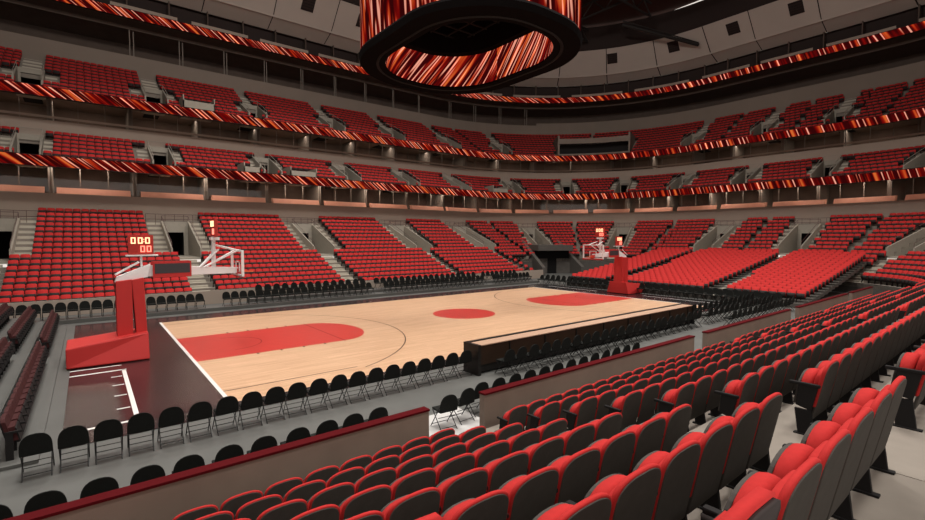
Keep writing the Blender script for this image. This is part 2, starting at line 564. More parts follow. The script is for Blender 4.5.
# ------------------------------------------------------------------ portals, stairs and railings of the aisles
def portal(tier, s0):
    D, Z, n = TIERS[tier]
    k0, k1 = PROWS[tier]; h = PHALF[tier]
    T = local(s0)
    mb = MB()
    zf = Z(k0 - 1) + .02
    zf = Z(k0) if tier != 'low' else Z(k0)
    df = D(k0) - .62
    db = D(k1) - .62 if k1 < n else D(n - 1) + .21
    zt = Z(k1) if k1 < n else Z(n - 1)
    ztop = zt
    mb.box(-h, h, df, db, zf - .15, zf, 0, T)                        # passage floor
    for sg in (-1, 1):                                               # parapets that follow the rake
        a, b = sg * h, sg * (h + .12)
        x0, x1 = min(a, b), max(a, b)
        c = [(x0, df, zf - .1), (x1, df, zf - .1), (x1, db, zf - .1), (x0, db, zf - .1),
             (x0, df, zf + .75), (x1, df, zf + .75), (x1, db, ztop + .35), (x0, db, ztop + .35)]
        mb.hexa(c, 0, T)
    dw = .62
    zd = min(zf + 2.05, ztop - .12)
    mb.box(-h, -dw, db - .12, db, zf, ztop + .3, 0, T)
    mb.box(dw, h, db - .12, db, zf, ztop + .3, 0, T)
    mb.box(-dw, dw, db - .12, db, zd, ztop + .3, 0, T)
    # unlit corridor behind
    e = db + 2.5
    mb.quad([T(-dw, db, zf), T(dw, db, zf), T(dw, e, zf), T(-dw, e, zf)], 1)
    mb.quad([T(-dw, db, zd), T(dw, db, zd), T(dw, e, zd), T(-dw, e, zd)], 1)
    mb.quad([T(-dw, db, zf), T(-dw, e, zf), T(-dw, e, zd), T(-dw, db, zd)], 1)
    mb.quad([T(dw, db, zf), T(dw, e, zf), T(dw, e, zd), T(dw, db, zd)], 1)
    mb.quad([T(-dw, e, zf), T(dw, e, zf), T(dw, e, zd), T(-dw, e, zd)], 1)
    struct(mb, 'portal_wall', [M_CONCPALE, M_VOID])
    # stairs
    mb = MB()
    def steps(k, u0, u1):
        f, z = D(k) - .62, Z(k)
        zn = Z(k + 1) if k + 1 < n else z
        mb.box(u0, u1, f, f + .83, z, z + .02, 0, T)
        mb.box(u0, u1, f + .42, f + .83, z, (z + zn) / 2 if zn > z else z + .02, 0, T)
    for k in range(n):
        if tier == 'low' and k < (LOW_FIRST_END if s0 < NEAR_CORNER else NEAR_FIRST) and S_END0 < s0 < S_END1: continue
        if k < k0 or (tier != 'low' and k >= k1): steps(k, -.62, .62)
        else:
            steps(k, -SIDE[tier] + .05, -h - .12); steps(k, h + .12, SIDE[tier] - .05)
    struct(mb, 'aisle_stair', M_STAIR)
    # railing over the portal and beside the side stairs
    rl = MB()
    r = .022
    zt2 = Z(n - 1)
    dt = D(n - 1) + .1
    if tier == 'low':
        for u in np.linspace(-SIDE[tier], SIDE[tier], 7):
            rl.tube((u, db + .3, zt), (u, db + .3, zt + .95), .018, 0, 5, T)
        for hh in (.5, .95):
            rl.tube((-SIDE[tier], db + .3, zt + hh), (SIDE[tier], db + .3, zt + hh), r, 0, 5, T)
    for sg in (-1, 1):
        u = sg * (h + .06)
        rl.tube((u, df, zf + .75), (u, df, zf + 1.15), .018, 0, 5, T)
        rl.tube((u, db, ztop + .35), (u, db, ztop + .8), .018, 0, 5, T)
        rl.tube((u, df, zf + 1.15), (u, db, ztop + .8), r, 0, 5, T)
    rl.tube((-h - .06, db, ztop + .8), (h + .06, db, ztop + .8), r, 0, 5, T)
    o = rl.build('handrail', M_RAIL if tier == 'low' else M_RAILGREY)
    return o


PLACE = {'low': 'lower', 'mid': 'middle', 'top': 'upper'}
for tier in ('low', 'mid', 'top'):
    for i, s0 in enumerate(PORT[tier]):
        o = portal(tier, s0)
        tag(o, 'dark metal handrail round the %s doorway of the %s tier along the bowl' % (ordw(i + 1), PLACE[tier]), 'railing',
            'handrails at the %s tier doorways' % PLACE[tier])

for i, (tier, a, b) in enumerate(PLATFORMS):
    D, Z, n = TIERS[tier]
    T = local((a + b) / 2); w = (b - a) / 2
    mb = MB()
    f, e, z = D(0) - .55, D(2) + .2, Z(0)
    mb.box(-w, w, f, f + .1, z, z + 1.25, 0, T); mb.box(-w, -w + .1, f, e, z, Z(2) + .75, 0, T); mb.box(w - .1, w, f, e, z, Z(2) + .75, 0, T)
    mb.box(-w, w, f, e, z, Z(1) + .1, 0, T)
    o = mb.build('camera_platform', M_CONCPALE)
    tag(o, 'pale walled camera platform, %s one along the far side, set among the %s tier seats' % (ordw(i + 1), PLACE[tier]), 'platform', 'camera platforms')

# near side walkway behind the eighth row
mb = MB()
yw = BY - HY - low_d(7) - .21
mb.box(-14, 37.5, yw - 5.0, yw, low_z(7) - .4, low_z(7))
struct(mb, 'floor_walkway', M_CONC)

# near side aisle steps
D, Z = low_d, low_z
for (xa, xb) in NEAR_AISLE:
    mb = MB()
    for k in range(8):
        yb = BY - HY - D(k)
        mb.box(xa + .03, xb - .03, yb - .21, yb + .62, Z(k), Z(k) + .004)
    struct(mb, 'aisle_stair', M_CONC)

# ------------------------------------------------------------------ front walls, ledges, suites, upper walls
mb = MB()
d0 = low_d(0) - 1.30
for (a, b) in ((S_MIN, S_END0),):
    sweep(mb, [(d0, 0), (d0, .92), (d0 + .12, .92), (d0 + .12, .26)], a, b)
struct(mb, 'wall_far_front', M_LEDGE)
mb = MB()                                        # dark wall below the raised end rows
dd = low_d(LOW_FIRST_END) - .62
sweep(mb, [(dd, 0), (dd, low_z(LOW_FIRST_END) + .02)], S_END0, NEAR_CORNER)
d2 = low_d(NEAR_FIRST) - .62
sweep(mb, [(d2, 0), (d2, low_z(NEAR_FIRST) + .02)], NEAR_CORNER, S_END1)
TF = local(S_END0); TN = local(S_END1)
for T, k0_, k1_ in ((TF, 0, LOW_FIRST_END), (TN, 0, NEAR_FIRST), (local(NEAR_CORNER), NEAR_FIRST, LOW_FIRST_END)):
    for k in range(k0_, k1_):
        mb.quad([T(0, low_d(k) - .62, 0), T(0, low_d(k) + .21, 0), T(0, low_d(k) + .21, low_z(k)), T(0, low_d(k) - .62, low_z(k))])
struct(mb, 'wall_end_front', M_TREAD)

mb = MB(); mb.box(-29.0, -28.7, -20, 52, 0, 36, 0)
struct(mb, 'wall_left', M_UPWALL)

# near side wall in segments with openings, red cap on top
WALLY = -6.0
segs = [(-9.0, 2.42), (3.93, 13.9), (14.9, 23.9), (25.1, 34.4), (35.3, 41.0)]
for i, (xa, xb) in enumerate(segs):
    mb = MB()
    mb.box(xa, xb, WALLY - .17, WALLY, 0, .96, 0)
    mb.box(xa - .01, xb + .01, WALLY - .19, WALLY + .02, .96, 1.0, 1)
    o = struct(mb, 'wall_near_front', [M_WALLFRONT, M_CAP])

# beige ledge above the lower tier
mb = MB()
ZL = low_z(16)
dl = low_d(16) + .21
sweep(mb, [(dl, ZL), (dl, 8.0), (dl + .02, 8.08), (dl + .45, 8.08), (dl + .45, 7.6), (dl + 5.5, 7.6)], S_MIN, 112)
struct(mb, 'wall_lower_ledge', M_LEDGE)
mb = MB()
sweep(mb, [(5.6, 7.6), (5.6, 10.7)], S_MIN, 112)
struct(mb, 'wall_suite_back', M_SUITE)
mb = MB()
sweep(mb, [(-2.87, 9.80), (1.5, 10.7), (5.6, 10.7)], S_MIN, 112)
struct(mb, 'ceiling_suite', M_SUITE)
# ledge above the middle tier, upper suites
mb = MB()
dm = mid_d(6) + .21
zm = mid_z(6)
sweep(mb, [(dm, zm), (dm, 14.35), (dm + .3, 14.35), (dm + .3, 13.9), (9.0, 13.9)], S_MIN, 112)
struct(mb, 'wall_middle_ledge', M_LEDGE)
mb = MB()
sweep(mb, [(8.2, 13.9), (8.2, 16.5)], S_MIN, 112)
struct(mb, 'wall_club_back', M_SUITE)
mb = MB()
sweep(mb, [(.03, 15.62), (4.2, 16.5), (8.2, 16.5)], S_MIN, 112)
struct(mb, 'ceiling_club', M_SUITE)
mb = MB()                                       # tan guard rail board of the club level
sweep(mb, [(dm + .28, 14.60), (dm + .28, 14.78), (dm + .40, 14.78), (dm + .40, 14.60), (dm + .28, 14.60)], S_MIN, 112)
struct(mb, 'trim_club_rail', M_COUNTER if False else M_LEDGE)
# upper wall behind the top tier
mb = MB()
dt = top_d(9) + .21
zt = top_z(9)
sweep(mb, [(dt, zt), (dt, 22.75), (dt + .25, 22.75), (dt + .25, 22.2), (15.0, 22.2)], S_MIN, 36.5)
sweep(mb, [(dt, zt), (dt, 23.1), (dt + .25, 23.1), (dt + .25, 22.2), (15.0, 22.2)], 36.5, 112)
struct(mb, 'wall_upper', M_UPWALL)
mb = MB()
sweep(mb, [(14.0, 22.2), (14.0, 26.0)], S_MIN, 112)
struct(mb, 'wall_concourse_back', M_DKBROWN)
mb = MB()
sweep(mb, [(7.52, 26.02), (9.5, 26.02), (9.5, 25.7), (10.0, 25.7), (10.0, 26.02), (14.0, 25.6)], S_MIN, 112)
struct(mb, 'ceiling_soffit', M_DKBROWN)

# LED ribbons, each a shallow box following the bowl
def ribbon(name, d, z0, z1, s1, seed, label):
    root = empty(name, P(0, d, z0))
    iv = Vector(P(0, d, z0))
    mb = MB(); sweep(mb, [(d, z0), (d, z1)], S_MIN, s1)
    g = lambda q: 1.0 if q < 34 else max(.3, 1 - (q - 34) / 20)
    mb.uv = [(u_, (v_ - z0) * g(u_)) for (u_, v_) in mb.uv]
    mb.v = [tuple(Vector(q) - iv) for q in mb.v]
    scr = mb.build('screen', led_mat('led_' + name, 1.7, 1.25, .8, seed), root)
    mb = MB(); sweep(mb, [(d, z1), (d - .02, z1 + .05), (d + .35, z1 + .05), (d + .35, z0 - .03), (d - .02, z0 - .03), (d, z0)], S_MIN, s1)
    mb.v = [tuple(Vector(q) - iv) for q in mb.v]
    mb.build('housing', M_DARK, root)
    tag(root, label, 'led ribbon board', 'LED ribbon boards round the bowl')
    return root


ribbon('led_ribbon', -2.9, 9.84, 10.62, 112, 3.0, 'glowing red and orange LED ribbon on the front edge of the lowest balcony')
ribbon('led_ribbon', 0.0, 15.64, 16.42, 112, 17.0, 'glowing red and orange LED ribbon on the front edge of the steep upper tier')
ribbon('led_ribbon', 7.5, 26.12, 26.92, 112, 41.0, 'glowing red and orange LED ribbon hung highest, just under the ceiling panels')

# slab edges closing the tiers behind the ribbons
mb = MB()
sweep(mb, [(-2.55, 10.62), (-2.87, 10.62)], S_MIN, 112)
sweep(mb, [(.35, 16.42), (.03, 16.42)], S_MIN, 112)
struct(mb, 'trim_slab_edge', M_LEDGE)

# parapet walls in front of the middle and top tiers' doorways are the ribbons' backs; suite partitions and mullions
def uprights(name, d, z0, z1, step, w, dep, m, s0=S_MIN, s1=100):
    mb = MB()
    s = s0 + .8
    i = 0
    while s < s1:
        T = local(s)
        mb.box(-w / 2, w / 2, d, d + dep, z0, z1, 0, T)
        s += step * R0 / (R0 + d) if (SA < s < SB or SC < s < SD) else step
        i += 1
    return struct(mb, name, m)


uprights('wall_suite_partition', 1.6, 7.6, 10.7, 5.7, .28, 3.6, M_COL)
uprights('window_suite_mullion', 1.6, 7.6, 10.7, 1.9, .07, .07, M_COL)
uprights('wall_club_partition', 4.2, 13.9, 16.5, 5.7, .35, 3.6, M_COL)
uprights('window_club_mullion', 4.2, 13.9, 16.5, 1.9, .07, .07, M_COL)
uprights('trim_upper_post', 9.6, 22.2, 26.0, 4.4, .09, .09, M_COL, s0=-14, s1=36)
uprights('trim_upper_post', 9.9, 22.2, 26.0, 4.4, .09, .09, M_COL, s0=-13.65, s1=36)

# glass front of the suites
mb = MB(); sweep(mb, [(1.64, 8.3), (1.64, 10.68)], S_MIN, 100)
struct(mb, 'window_suites', M_GLASS)

# strip lights in the ceilings of the suites and the club level
def strip(s0, d, z, ln, w, power, nm):
    ld = bpy.data.lights.new(nm, 'AREA'); ld.shape = 'RECTANGLE'; ld.size = ln; ld.size_y = w
    ld.energy = power; ld.color = (1, .80, .66)
    o = bpy.data.objects.new(nm, ld); COL.objects.link(o)
    p, n_ = frame(s0)
    o.location = (p.x + n_.x * d, p.y + n_.y * d, z)
    o.rotation_euler = (0, 0, math.atan2(n_.x, -n_.y))
s = S_MIN + 4
while s < 96:
    strip(s, 1.2, 10.5, 8.0, .3, 230, 'suite_strip_light')
    strip(s, 5.2, 16.4, 8.0, .3, 100, 'club_strip_light')
    s += 10.0

# counters of the suites, one thing each
s = S_MIN + 1.2
i = 0
while s < 98:
    ln = 4.9
    arc = (SA - 2 < s < SB or SC - 2 < s < SD)
    sub = [local(s + ln * q * (R0 / (R0 + .8) if arc else 1)) for q in (1 / 6, .5, 5 / 6)]
    mb = MB()
    for T in sub:
        w = ln / 6 + .02
        c = [(-w, .70, 8.10), (w, .70, 8.10), (w, 1.25, 8.10), (-w, 1.25, 8.10), (-w, .95, 8.62), (w, .95, 8.62), (w, 1.45, 8.66), (-w, 1.45, 8.66)]
        mb.hexa(c, 0, T)
    o = mb.build('suite_counter', M_COUNTER)
    tag(o, '%s salmon-coloured counter along the suite fronts above the lower tier' % ordw(i + 1), 'counter', 'counters along the suites')
    s += 5.7 * (R0 / (R0 + .8) if arc else 1)
    i += 1

# ------------------------------------------------------------------ ceiling ring and roof
CR_IN, CR_Z, ED_IN, ED_Z = 6.3, 29.8, 3.6, 32.6
pan = 6.9
s = 45.0 + 3.45 - 6.9 * 14
while s < 108:
    arc = (SA < s < SB or SC < s < SD)
    st = pan * (R0 / (R0 + 5) if arc else 1)
    mb = MB()
    sweep(mb, [(8.6, 29.0), (CR_IN, CR_Z), (ED_IN, ED_Z)], s + .05, s + st - .05)
    struct(mb, 'ceiling_panel', M_CEIL)
    s += st
mb = MB()
sweep(mb, [(8.7, 29.06), (CR_IN + .15, CR_Z + .12), (ED_IN + .1, ED_Z + .12), (ED_IN - .1, ED_Z + .05), (ED_IN, ED_Z + 3.4)], S_MIN, 110)
sweep(mb, [(8.6, 29.0), (9.2, 29.0), (9.2, 26.9), (7.6, 26.95)], S_MIN, 110)
struct(mb, 'ceiling_backing', M_VENT)
mb = MB()
s = S_MIN + .6
while s < 108:
    arc = (SA < s < SB or SC < s < SD)
    sweep(mb, [(7.56, 26.98), (7.50, 27.30), (7.62, 27.30)], s, s + 5.6)
    s += 6.9
struct(mb, 'trim_upper_fascia', M_LEDGE)
uprights('trim_ceiling_bracket', 8.3, 26.95, 29.1, 3.6, .12, .5, M_DKBROWN)

mb = MB()
sweep(mb, [(CR_IN + .14, CR_Z - .10), (CR_IN, CR_Z - .14), (CR_IN - .12, CR_Z + .02)], S_MIN, 108)
struct(mb, 'trim_ceiling_crease', M_CEIL)
s_v = [45.0 + 6.9 * q for q in range(-10, 9)]
for i, s in enumerate(s_v):
    T = local(s)
    a, b = .40, .80
    pt = lambda u, q, off: T(u, CR_IN + (ED_IN - CR_IN) * q - off * .72, CR_Z + (ED_Z - CR_Z) * q - off * .69)
    root = empty('ceiling_vent', pt(0, .60, 0))
    iv = Vector(pt(0, .60, 0))
    mb = MB(); hw = .72
    mb.hexa([Vector(pt(*q)) - iv for q in ((-hw, a, 0), (hw, a, 0), (hw, b, 0), (-hw, b, 0), (-hw, a, .07), (hw, a, .07), (hw, b, .07), (-hw, b, .07))])
    mb.build('grille', M_VENT, root)
    mb = MB()
    for q in np.linspace(a + .04, b - .04, 5):
        mb.hexa([Vector(pt(*w)) - iv for w in ((-hw + .06, q, .07), (hw - .06, q, .07), (hw - .06, q + .015, .07), (-hw + .06, q + .015, .07),
                                               (-hw + .06, q, .10), (hw - .06, q, .10), (hw - .06, q + .015, .10), (-hw + .06, q + .015, .10))])
    mb.build('louver', M_DARK, root)
    tag(root, 'square dark vent in the sloping ceiling, %s along the ring' % ordw(i + 1), 'vent', 'square vents in the ceiling ring')

# roof deck and trusses
mb = MB()
S = sval(-60, 140)
mb.quad([(-60, -30, 36.2), (62, -30, 36.2), (62, 44, 36.2), (-60, 44, 36.2)])
struct(mb, 'ceiling_roof_deck', M_ROOF)
def truss(name, a, b, zc, n, label):
    a = Vector(a); b = Vector(b)
    mb = MB()
    up = Vector((0, 0, 1.7)); d = (b - a) / n
    mb.tube(a, b, .16, 0, 6); mb.tube(a + up, b + up, .16, 0, 6)
    for i in range(n):
        mb.tube(a + d * i, a + d * (i + .5) + up, .09, 0, 5); mb.tube(a + d * (i + .5) + up, a + d * (i + 1), .09, 0, 5)
    o = mb.build(name, M_STEEL)
    tag(o, label, 'truss', 'steel trusses under the roof')
    return o
for i, x in enumerate((10, 20, 30, 40, 50)):
    truss('roof_truss', (x, -18, 33.8), (x, 34, 33.8), 0, 14, '%s black steel roof truss running across the court above the scoreboard' % ordw(i + 1))
for i, y in enumerate((-4, 8, 20, 30)):
    truss('roof_truss', (0, y, 33.6), (56, y, 33.6), 0, 16, '%s black steel roof truss running the length of the court' % ordw(i + 1))
mb = MB()
q0, q1 = Vector((54.8, 23.4, 33.4)), Vector((62.9, 16.9, 30.7))
mb.tube(q0, q1, .22, 0, 8); mb.tube(q0 + Vector((0, 0, .5)), q1 + Vector((0, 0, .3)), .08, 0, 6)
o = mb.build('roof_beam', M_STEEL)
tag(o, 'short black beam poking out of the roof over a pale ceiling panel', 'beam')

# ------------------------------------------------------------------ centre scoreboard
def rrect(a, b, r, n=14):
    out = []
    for (sx, sy, a0) in ((1, 1, 0), (-1, 1, 90), (-1, -1, 180), (1, -1, 270)):
        for i in range(n):
            t = math.radians(a0 + 90 * i / (n - 1))
            out.append((sx * (a - r) + r * math.cos(t), sy * (b - r) + r * math.sin(t)))
    # densify straights
    res = []
    for i, p in enumerate(out):
        q = out[(i + 1) % len(out)]
        L = math.hypot(q[0] - p[0], q[1] - p[1])
        k = max(1, int(L / .8))
        for j in range(k):
            res.append((p[0] + (q[0] - p[0]) * j / k, p[1] + (q[1] - p[1]) * j / k))
    return res


def loop_band(mb, A, za, B, zb, mi=0):
    n = len(A); u = 0
    for i in range(n):
        j = (i + 1) % n
        L = math.hypot(A[j][0] - A[i][0], A[j][1] - A[i][1])
        mb.quad([(*A[i], za), (*A[j], za), (*B[j], zb), (*B[i], zb)], mi, [(u, za), (u + L, za), (u + L, zb), (u, zb)])
        u += L


SBC = Vector((14.48, 7.50, 14.72))
sb = empty('scoreboard', SBC)
ao, bo, ro = 5.17, 6.48, 4.6
ai, bi, ri = 3.84, 5.15, 3.3
def RR(off): return rrect(ao + off, bo + off, ro + off)
def RI(off):
    # inner loop sampled to match the outer one
    A = RR(0); I = []
    for (x, y) in A:
        I.append((x * (ai + off) / ao, y * (bi + off) / bo))
    return I
mb = MB()
loop_band(mb, RR(.0), .45, RR(.0), 6.2)
mb.build('outer_screen', led_mat('led_outer', 1.7, .10, .75, 77.0), sb)
mb = MB()
loop_band(mb, RI(0), .10, RI(0), 2.1)
mb.build('inner_screen', led_mat('led_inner', 2.3, .8, .85, 5.0), sb)
mb = MB()
loop_band(mb, RR(.02), .45, RR(.10), .30); loop_band(mb, RR(.10), .30, RR(.0), 0); loop_band(mb, RR(0), 0, RI(.0), 0)
loop_band(mb, RI(0), 0, RI(0), .10)
mb.build('bezel', M_BEZEL, sb)
mb = MB()
loop_band(mb, RR(.02), 6.2, RI(-.2), 6.4)
loop_band(mb, RI(0), 2.1, RI(-.25), 2.25); loop_band(mb, RI(-.25), 2.25, RI(-.25), 6.4)
mb.build('inner_casing', M_BEZEL, sb)
mb = MB()
loop_band(mb, RI(.50), -.02, RI(.42), -.08); loop_band(mb, RI(.42), -.08, RI(.34), -.02)
mb.build('trim_ring', M_DARK, sb)
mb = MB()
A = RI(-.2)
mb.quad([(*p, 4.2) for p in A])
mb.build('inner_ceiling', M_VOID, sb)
mb = MB()
for t in np.linspace(-3.0, 3.0, 6):
    mb.box(t - .04, t + .04, -4.4, 4.4, 3.2, 3.28)
for t in np.linspace(-4.2, 4.2, 8):
    mb.box(-3.2, 3.2, t - .04, t + .04, 3.2, 3.28)
mb.build('grid_frame', M_DARK, sb)
mb = MB()
for (x, y) in ((-2, -3), (2, -3), (-2, 3), (2, 3)):
    mb.tube((x, y, 6.3), (x, y, 21.3), .05)
mb.build('hanging_cable', M_STEEL, sb)
tag(sb, 'huge oval scoreboard ring with red streaked screens hung over centre court', 'scoreboard')

# ------------------------------------------------------------------ basketball goals
def digit(mb, T, u, v, w, h, segs, t, mi=0):
    # seven segment digit at lower left (u, v) on a plane T(u, off, v)
    S = {'a': (u, u + w, v + h - t, v + h), 'g': (u, u + w, v + h / 2 - t / 2, v + h / 2 + t / 2), 'd': (u, u + w, v, v + t),
         'b': (u + w - t, u + w, v + h / 2, v + h), 'c': (u + w - t, u + w, v, v + h / 2), 'f': (u, u + t, v + h / 2, v + h), 'e': (u, u + t, v, v + h / 2)}
    for s_ in segs:
        x0, x1, z0, z1 = S[s_]
        mb.box(x0, x1, -.012, 0, z0, z1, mi, T)


def clock(root, name, loc, rz):
    """square two-line timer: 00:0 above 00, readable on both faces"""
    e = empty(name, loc, rz); e.parent = root
    mb = MB(); mb.box(-.40, .40, -.06, .06, 0, .74)
    mb.build('case', M_CLOCK, e, bevel=.01)
    am = MB(); rd = MB()
    for side in (0, 1):
        T = (lambda x, y, z: (x, y - .062, z)) if side == 0 else (lambda x, y, z: (-x, .062 - y, z))
        for u in (-.31, -.09, .14):
            digit(am, T, u, .41, .15, .24, 'abcdef', .04)
        am.box(.082, .112, -.012, 0, .47, .50, 0, T); am.box(.082, .112, -.012, 0, .56, .59, 0, T)
        for u in (-.02, .18):
            rd = MB(); digit(rd, T, u, .09, .15, .24, 'abcdef', .04)
            rd.build('bottom_digit', M_DIGITR, e)
    am.build('top_digit', M_DIGITA, e)
    return e


def goal(name, x0, sg, label):
    """sg = +1: board faces +x"""
    root = empty(name, (x0, 7.62, 0), 0 if sg > 0 else PI)
    # local x: towards the court, stanchion at 0
    mb = MB()
    # padded base: wedge, low at the rear
    mb.hexa([(-1.95, -1.0, .04), (.42, -1.0, .04), (.42, 1.0, .04), (-1.95, 1.0, .04), (-1.95, -1.0, .72), (.42, -.72, .98), (.42, .72, .98), (-1.95, 1.0, .72)])
    mb.build('base', M_GOALRED, root, bevel=.04)
    mb = MB()
    for x in (-1.7, .2):
        for y in (-.8, .8):
            mb.tube((x, y - .04, .04), (x, y + .04, .04), .045, 0, 10)
    mb.build('caster', M_DARK, root)
    mb = MB()
    mb.hexa([(-.50, -.36, .8), (-.02, -.36, .8), (-.02, .36, .8), (-.50, .36, .8), (-.50, -.34, 2.9), (-.0, -.34, 2.95), (-.0, .34, 2.95), (-.50, .34, 2.9)])
    mb.hexa([(.08, -.38, .8), (.42, -.38, .8), (.42, .38, .8), (.08, .38, .8), (-.02, -.36, 2.93), (.36, -.36, 3.0), (.36, .36, 3.0), (-.02, .36, 2.93)])
    mb.build('stanchion_pad', M_GOALRED, root, bevel=.03)
    mb = MB()
    mb.hexa([(-.52, -.22, 2.85), (.50, -.22, 3.0), (.50, .22, 3.0), (-.52, .22, 2.85), (-.45, -.2, 3.05), (.60, -.2, 3.50), (.60, .2, 3.50), (-.45, .2, 3.05)])
    mb.hexa([(.45, -.13, 3.02), (3.72, -.11, 3.0), (3.72, .11, 3.0), (.45, .13, 3.02), (.5, -.13, 3.44), (3.72, -.10, 3.24), (3.72, .10, 3.24), (.5, .13, 3.44)])
    mb.tube((-.5, -.25, 3.12), (.25, -.25, 3.58), .025); mb.tube((-.5, .25, 3.12), (.25, .25, 3.58), .025)
    mb.build('arm', M_WHITE, root, bevel=.02)
    mb = MB()
    for s_ in (-1, 1):
        y = s_ * .2
        mb.box(.66, 1.95, min(y, y + s_ * .05), max(y, y + s_ * .05), 2.96, 3.58, 0)
        y2 = s_ * .256
        mb.box(.72, 1.90, min(y2 - s_ * .004, y2 + s_ * .004), max(y2 - s_ * .004, y2 + s_ * .004), 3.12, 3.50, 1)
    mb.build('side_panel', [M_GOALRED, M_GOALDK], root)
    mb = MB()
    mb.tube((.32, 0, 3.4), (.32, 0, 3.84), .04); mb.box(-.16, .86, -.14, .14, 3.80, 3.85)
    mb.build('clock_shelf', M_WHITE, root)
    clock(root, 'side_clock', (.32, 0, 3.86), 0)
    mb = MB()
    mb.tube((2.80, 0, 3.1), (2.80, 0, 4.45), .085, 0, 8)
    mb.box(2.68, 3.0, -.2, .2, 4.40, 4.52)
    for y in (-.25, .25):
        mb.tube((2.30, y * .4, 3.30), (2.95, y, 4.02), .035); mb.tube((2.45, y * .4, 3.30), (3.70, y * 1.2, 3.98), .03)
        mb.tube((2.85, y, 4.2), (3.70, y * 1.6, 3.96), .03)
    mb.build('support_strut', M_WHITE, root)
    clock(root, 'top_clock', (2.84, 0, 4.54), PI / 2)
    mb = MB()
    for y in (-.90, .86):
        mb.box(3.65, 3.75, y - .01, y + .06, 2.9, 3.97)
    mb.box(3.65, 3.75, -.9, .91, 3.91, 3.98); mb.box(3.65, 3.75, -.9, .91, 2.9, 2.97)
    for (y0, y1, z0, z1) in ((-.31, -.26, 3.05, 3.5), (.26, .31, 3.05, 3.5), (-.31, .31, 3.46, 3.5), (-.31, .31, 3.05, 3.09)):
        mb.box(3.70, 3.735, y0, y1, z0, z1)
    mb.build('backboard_frame', M_WHITE, root)
    mb = MB(); mb.box(3.69, 3.71, -.85, .86, 2.95, 3.93)
    mb.build('backboard_glass', M_GLASS, root)
    mb = MB()
    mb.box(3.72, 3.80, -.9, .9, 2.84, 2.92); 
    mb.box(3.66, 3.85, -.16, .16, 2.95, 3.2)
    mb.build('board_padding', M_GOALRED, root)
    mb = MB()
    cxr = 4.10
    for i in range(24):
        t0, t1 = 2 * PI * i / 24, 2 * PI * (i + 1) / 24
        mb.tube((cxr + .23 * math.cos(t0), .23 * math.sin(t0), 3.05), (cxr + .23 * math.cos(t1), .23 * math.sin(t1), 3.05), .012, 0, 6)
    rim = mb.build('rim', M_ORANGE, root)
    tag(root, label, 'basketball goal', 'basketball goals')
    return root


goal('basketball_goal', -1.65, 1, 'red padded basketball goal with white arm and lit timers beside the retractable seats, seen side-on')
goal('basketball_goal', 30.7, -1, 'distant red padded basketball goal at the opposite baseline, its backboard seen through')

# ------------------------------------------------------------------ scorer's table
t = empty('scorers_table', (14.3, -2.1, 0))
x0, x1 = 6.88 - 14.3, 21.7 - 14.3
mb = MB(); mb.box(x0 + .10, x1, -.33, .20, .94, .97)
mb.build('tabletop', M_TABLETOP, t)
mb = MB(); mb.box(x0 + .06, x1, .20, .34, 0.02, 1.0)
mb.build('front_board', M_TABLEBLK, t)
for (a, b) in ((x0, x0 + .12), (x1, x1 + .06)):
    mb = MB(); mb.box(a, b, -.42, .35, .0, 1.0); mb.build('end_panel', M_TABLEBLK, t)
mb = MB(); mb.box(x0 + .12, x1, -.30, -.26, .30, .94, 0); mb.box(x0 + .12, x1, -.26, -.2, .06, .30, 1)
for q in np.arange(x0 + 1.5, x1, 1.83):
    mb.box(q, q + .04, -.34, -.30, .05, .94, 1)
mb.build('modesty_panel', [M_TABLEBRN, M_TABLEBLK], t)
tag(t, "long black scorer's table with tan top standing beside the near sideline", 'table')

# ------------------------------------------------------------------ folding chairs
def arch(w, z0, z1, r, n=5, e=1.0):
    """(x, z) outline whose top is a flat arc of height r across the whole width"""
    pts = [(-w, z0), (w, z0)]
    for i in range(2 * n + 1):
        a = PI * i / (2 * n)
        c, s_ = math.cos(a), math.sin(a)
        pts.append((w * math.copysign(abs(c) ** e, c), z1 - r + r * s_ ** e))
    return pts


def folding_parts():
    out = []
    mb = MB(); mb.prism(arch(.238, .45, .86, .30, 7, .80), -.235, -.205, lean=lambda z: -(z - .5) * .12)
    out.append(('backrest', mb.mesh('backrest', M_BLACK, bevel=.008), []))
    mb = MB(); mb.box(-.205, .205, -.19, .21, .425, .475)
    out.append(('seat', mb.mesh('seat', M_BLACK, bevel=.014), []))
    mb = MB()
    for s_ in (-1, 1):
        x = s_ * .225
        mb.tube((x, -.235, .64), (x, .24, .0), .011); mb.tube((x * .93, .17, .43), (x * .93, -.27, .0), .011)
    mb.tube((-.225, -.18, .06), (.225, -.18, .06), .009); mb.tube((-.225, .20, .07), (.225, .20, .07), .009)
    mb.tube((-.225, -.02, .415), (.225, -.02, .415), .010); mb.tube((-.225, -.12, .30), (.225, -.12, .30), .008)
    out.append(('frame', mb.mesh('frame', M_BLKMETAL), []))
    return out


FCP = folding_parts()
def folding_far():
    mb = MB(); mb.prism(arch(.225, .48, .88, .28, 4, .85), -.235, -.20, lean=lambda z: -(z - .5) * .12)
    mb.box(-.21, .21, -.19, .21, .42, .48)
    for s_ in (-1, 1):
        x = s_ * .225
        mb.tube((x, -.235, .64), (x, .24, .0), .013, 0, 4); mb.tube((x * .93, .17, .43), (x * .93, -.27, .0), .013, 0, 4)
    return mb.mesh('folding_chair', M_BLACK)


FCF = folding_far()
FC_FIRST = [None]


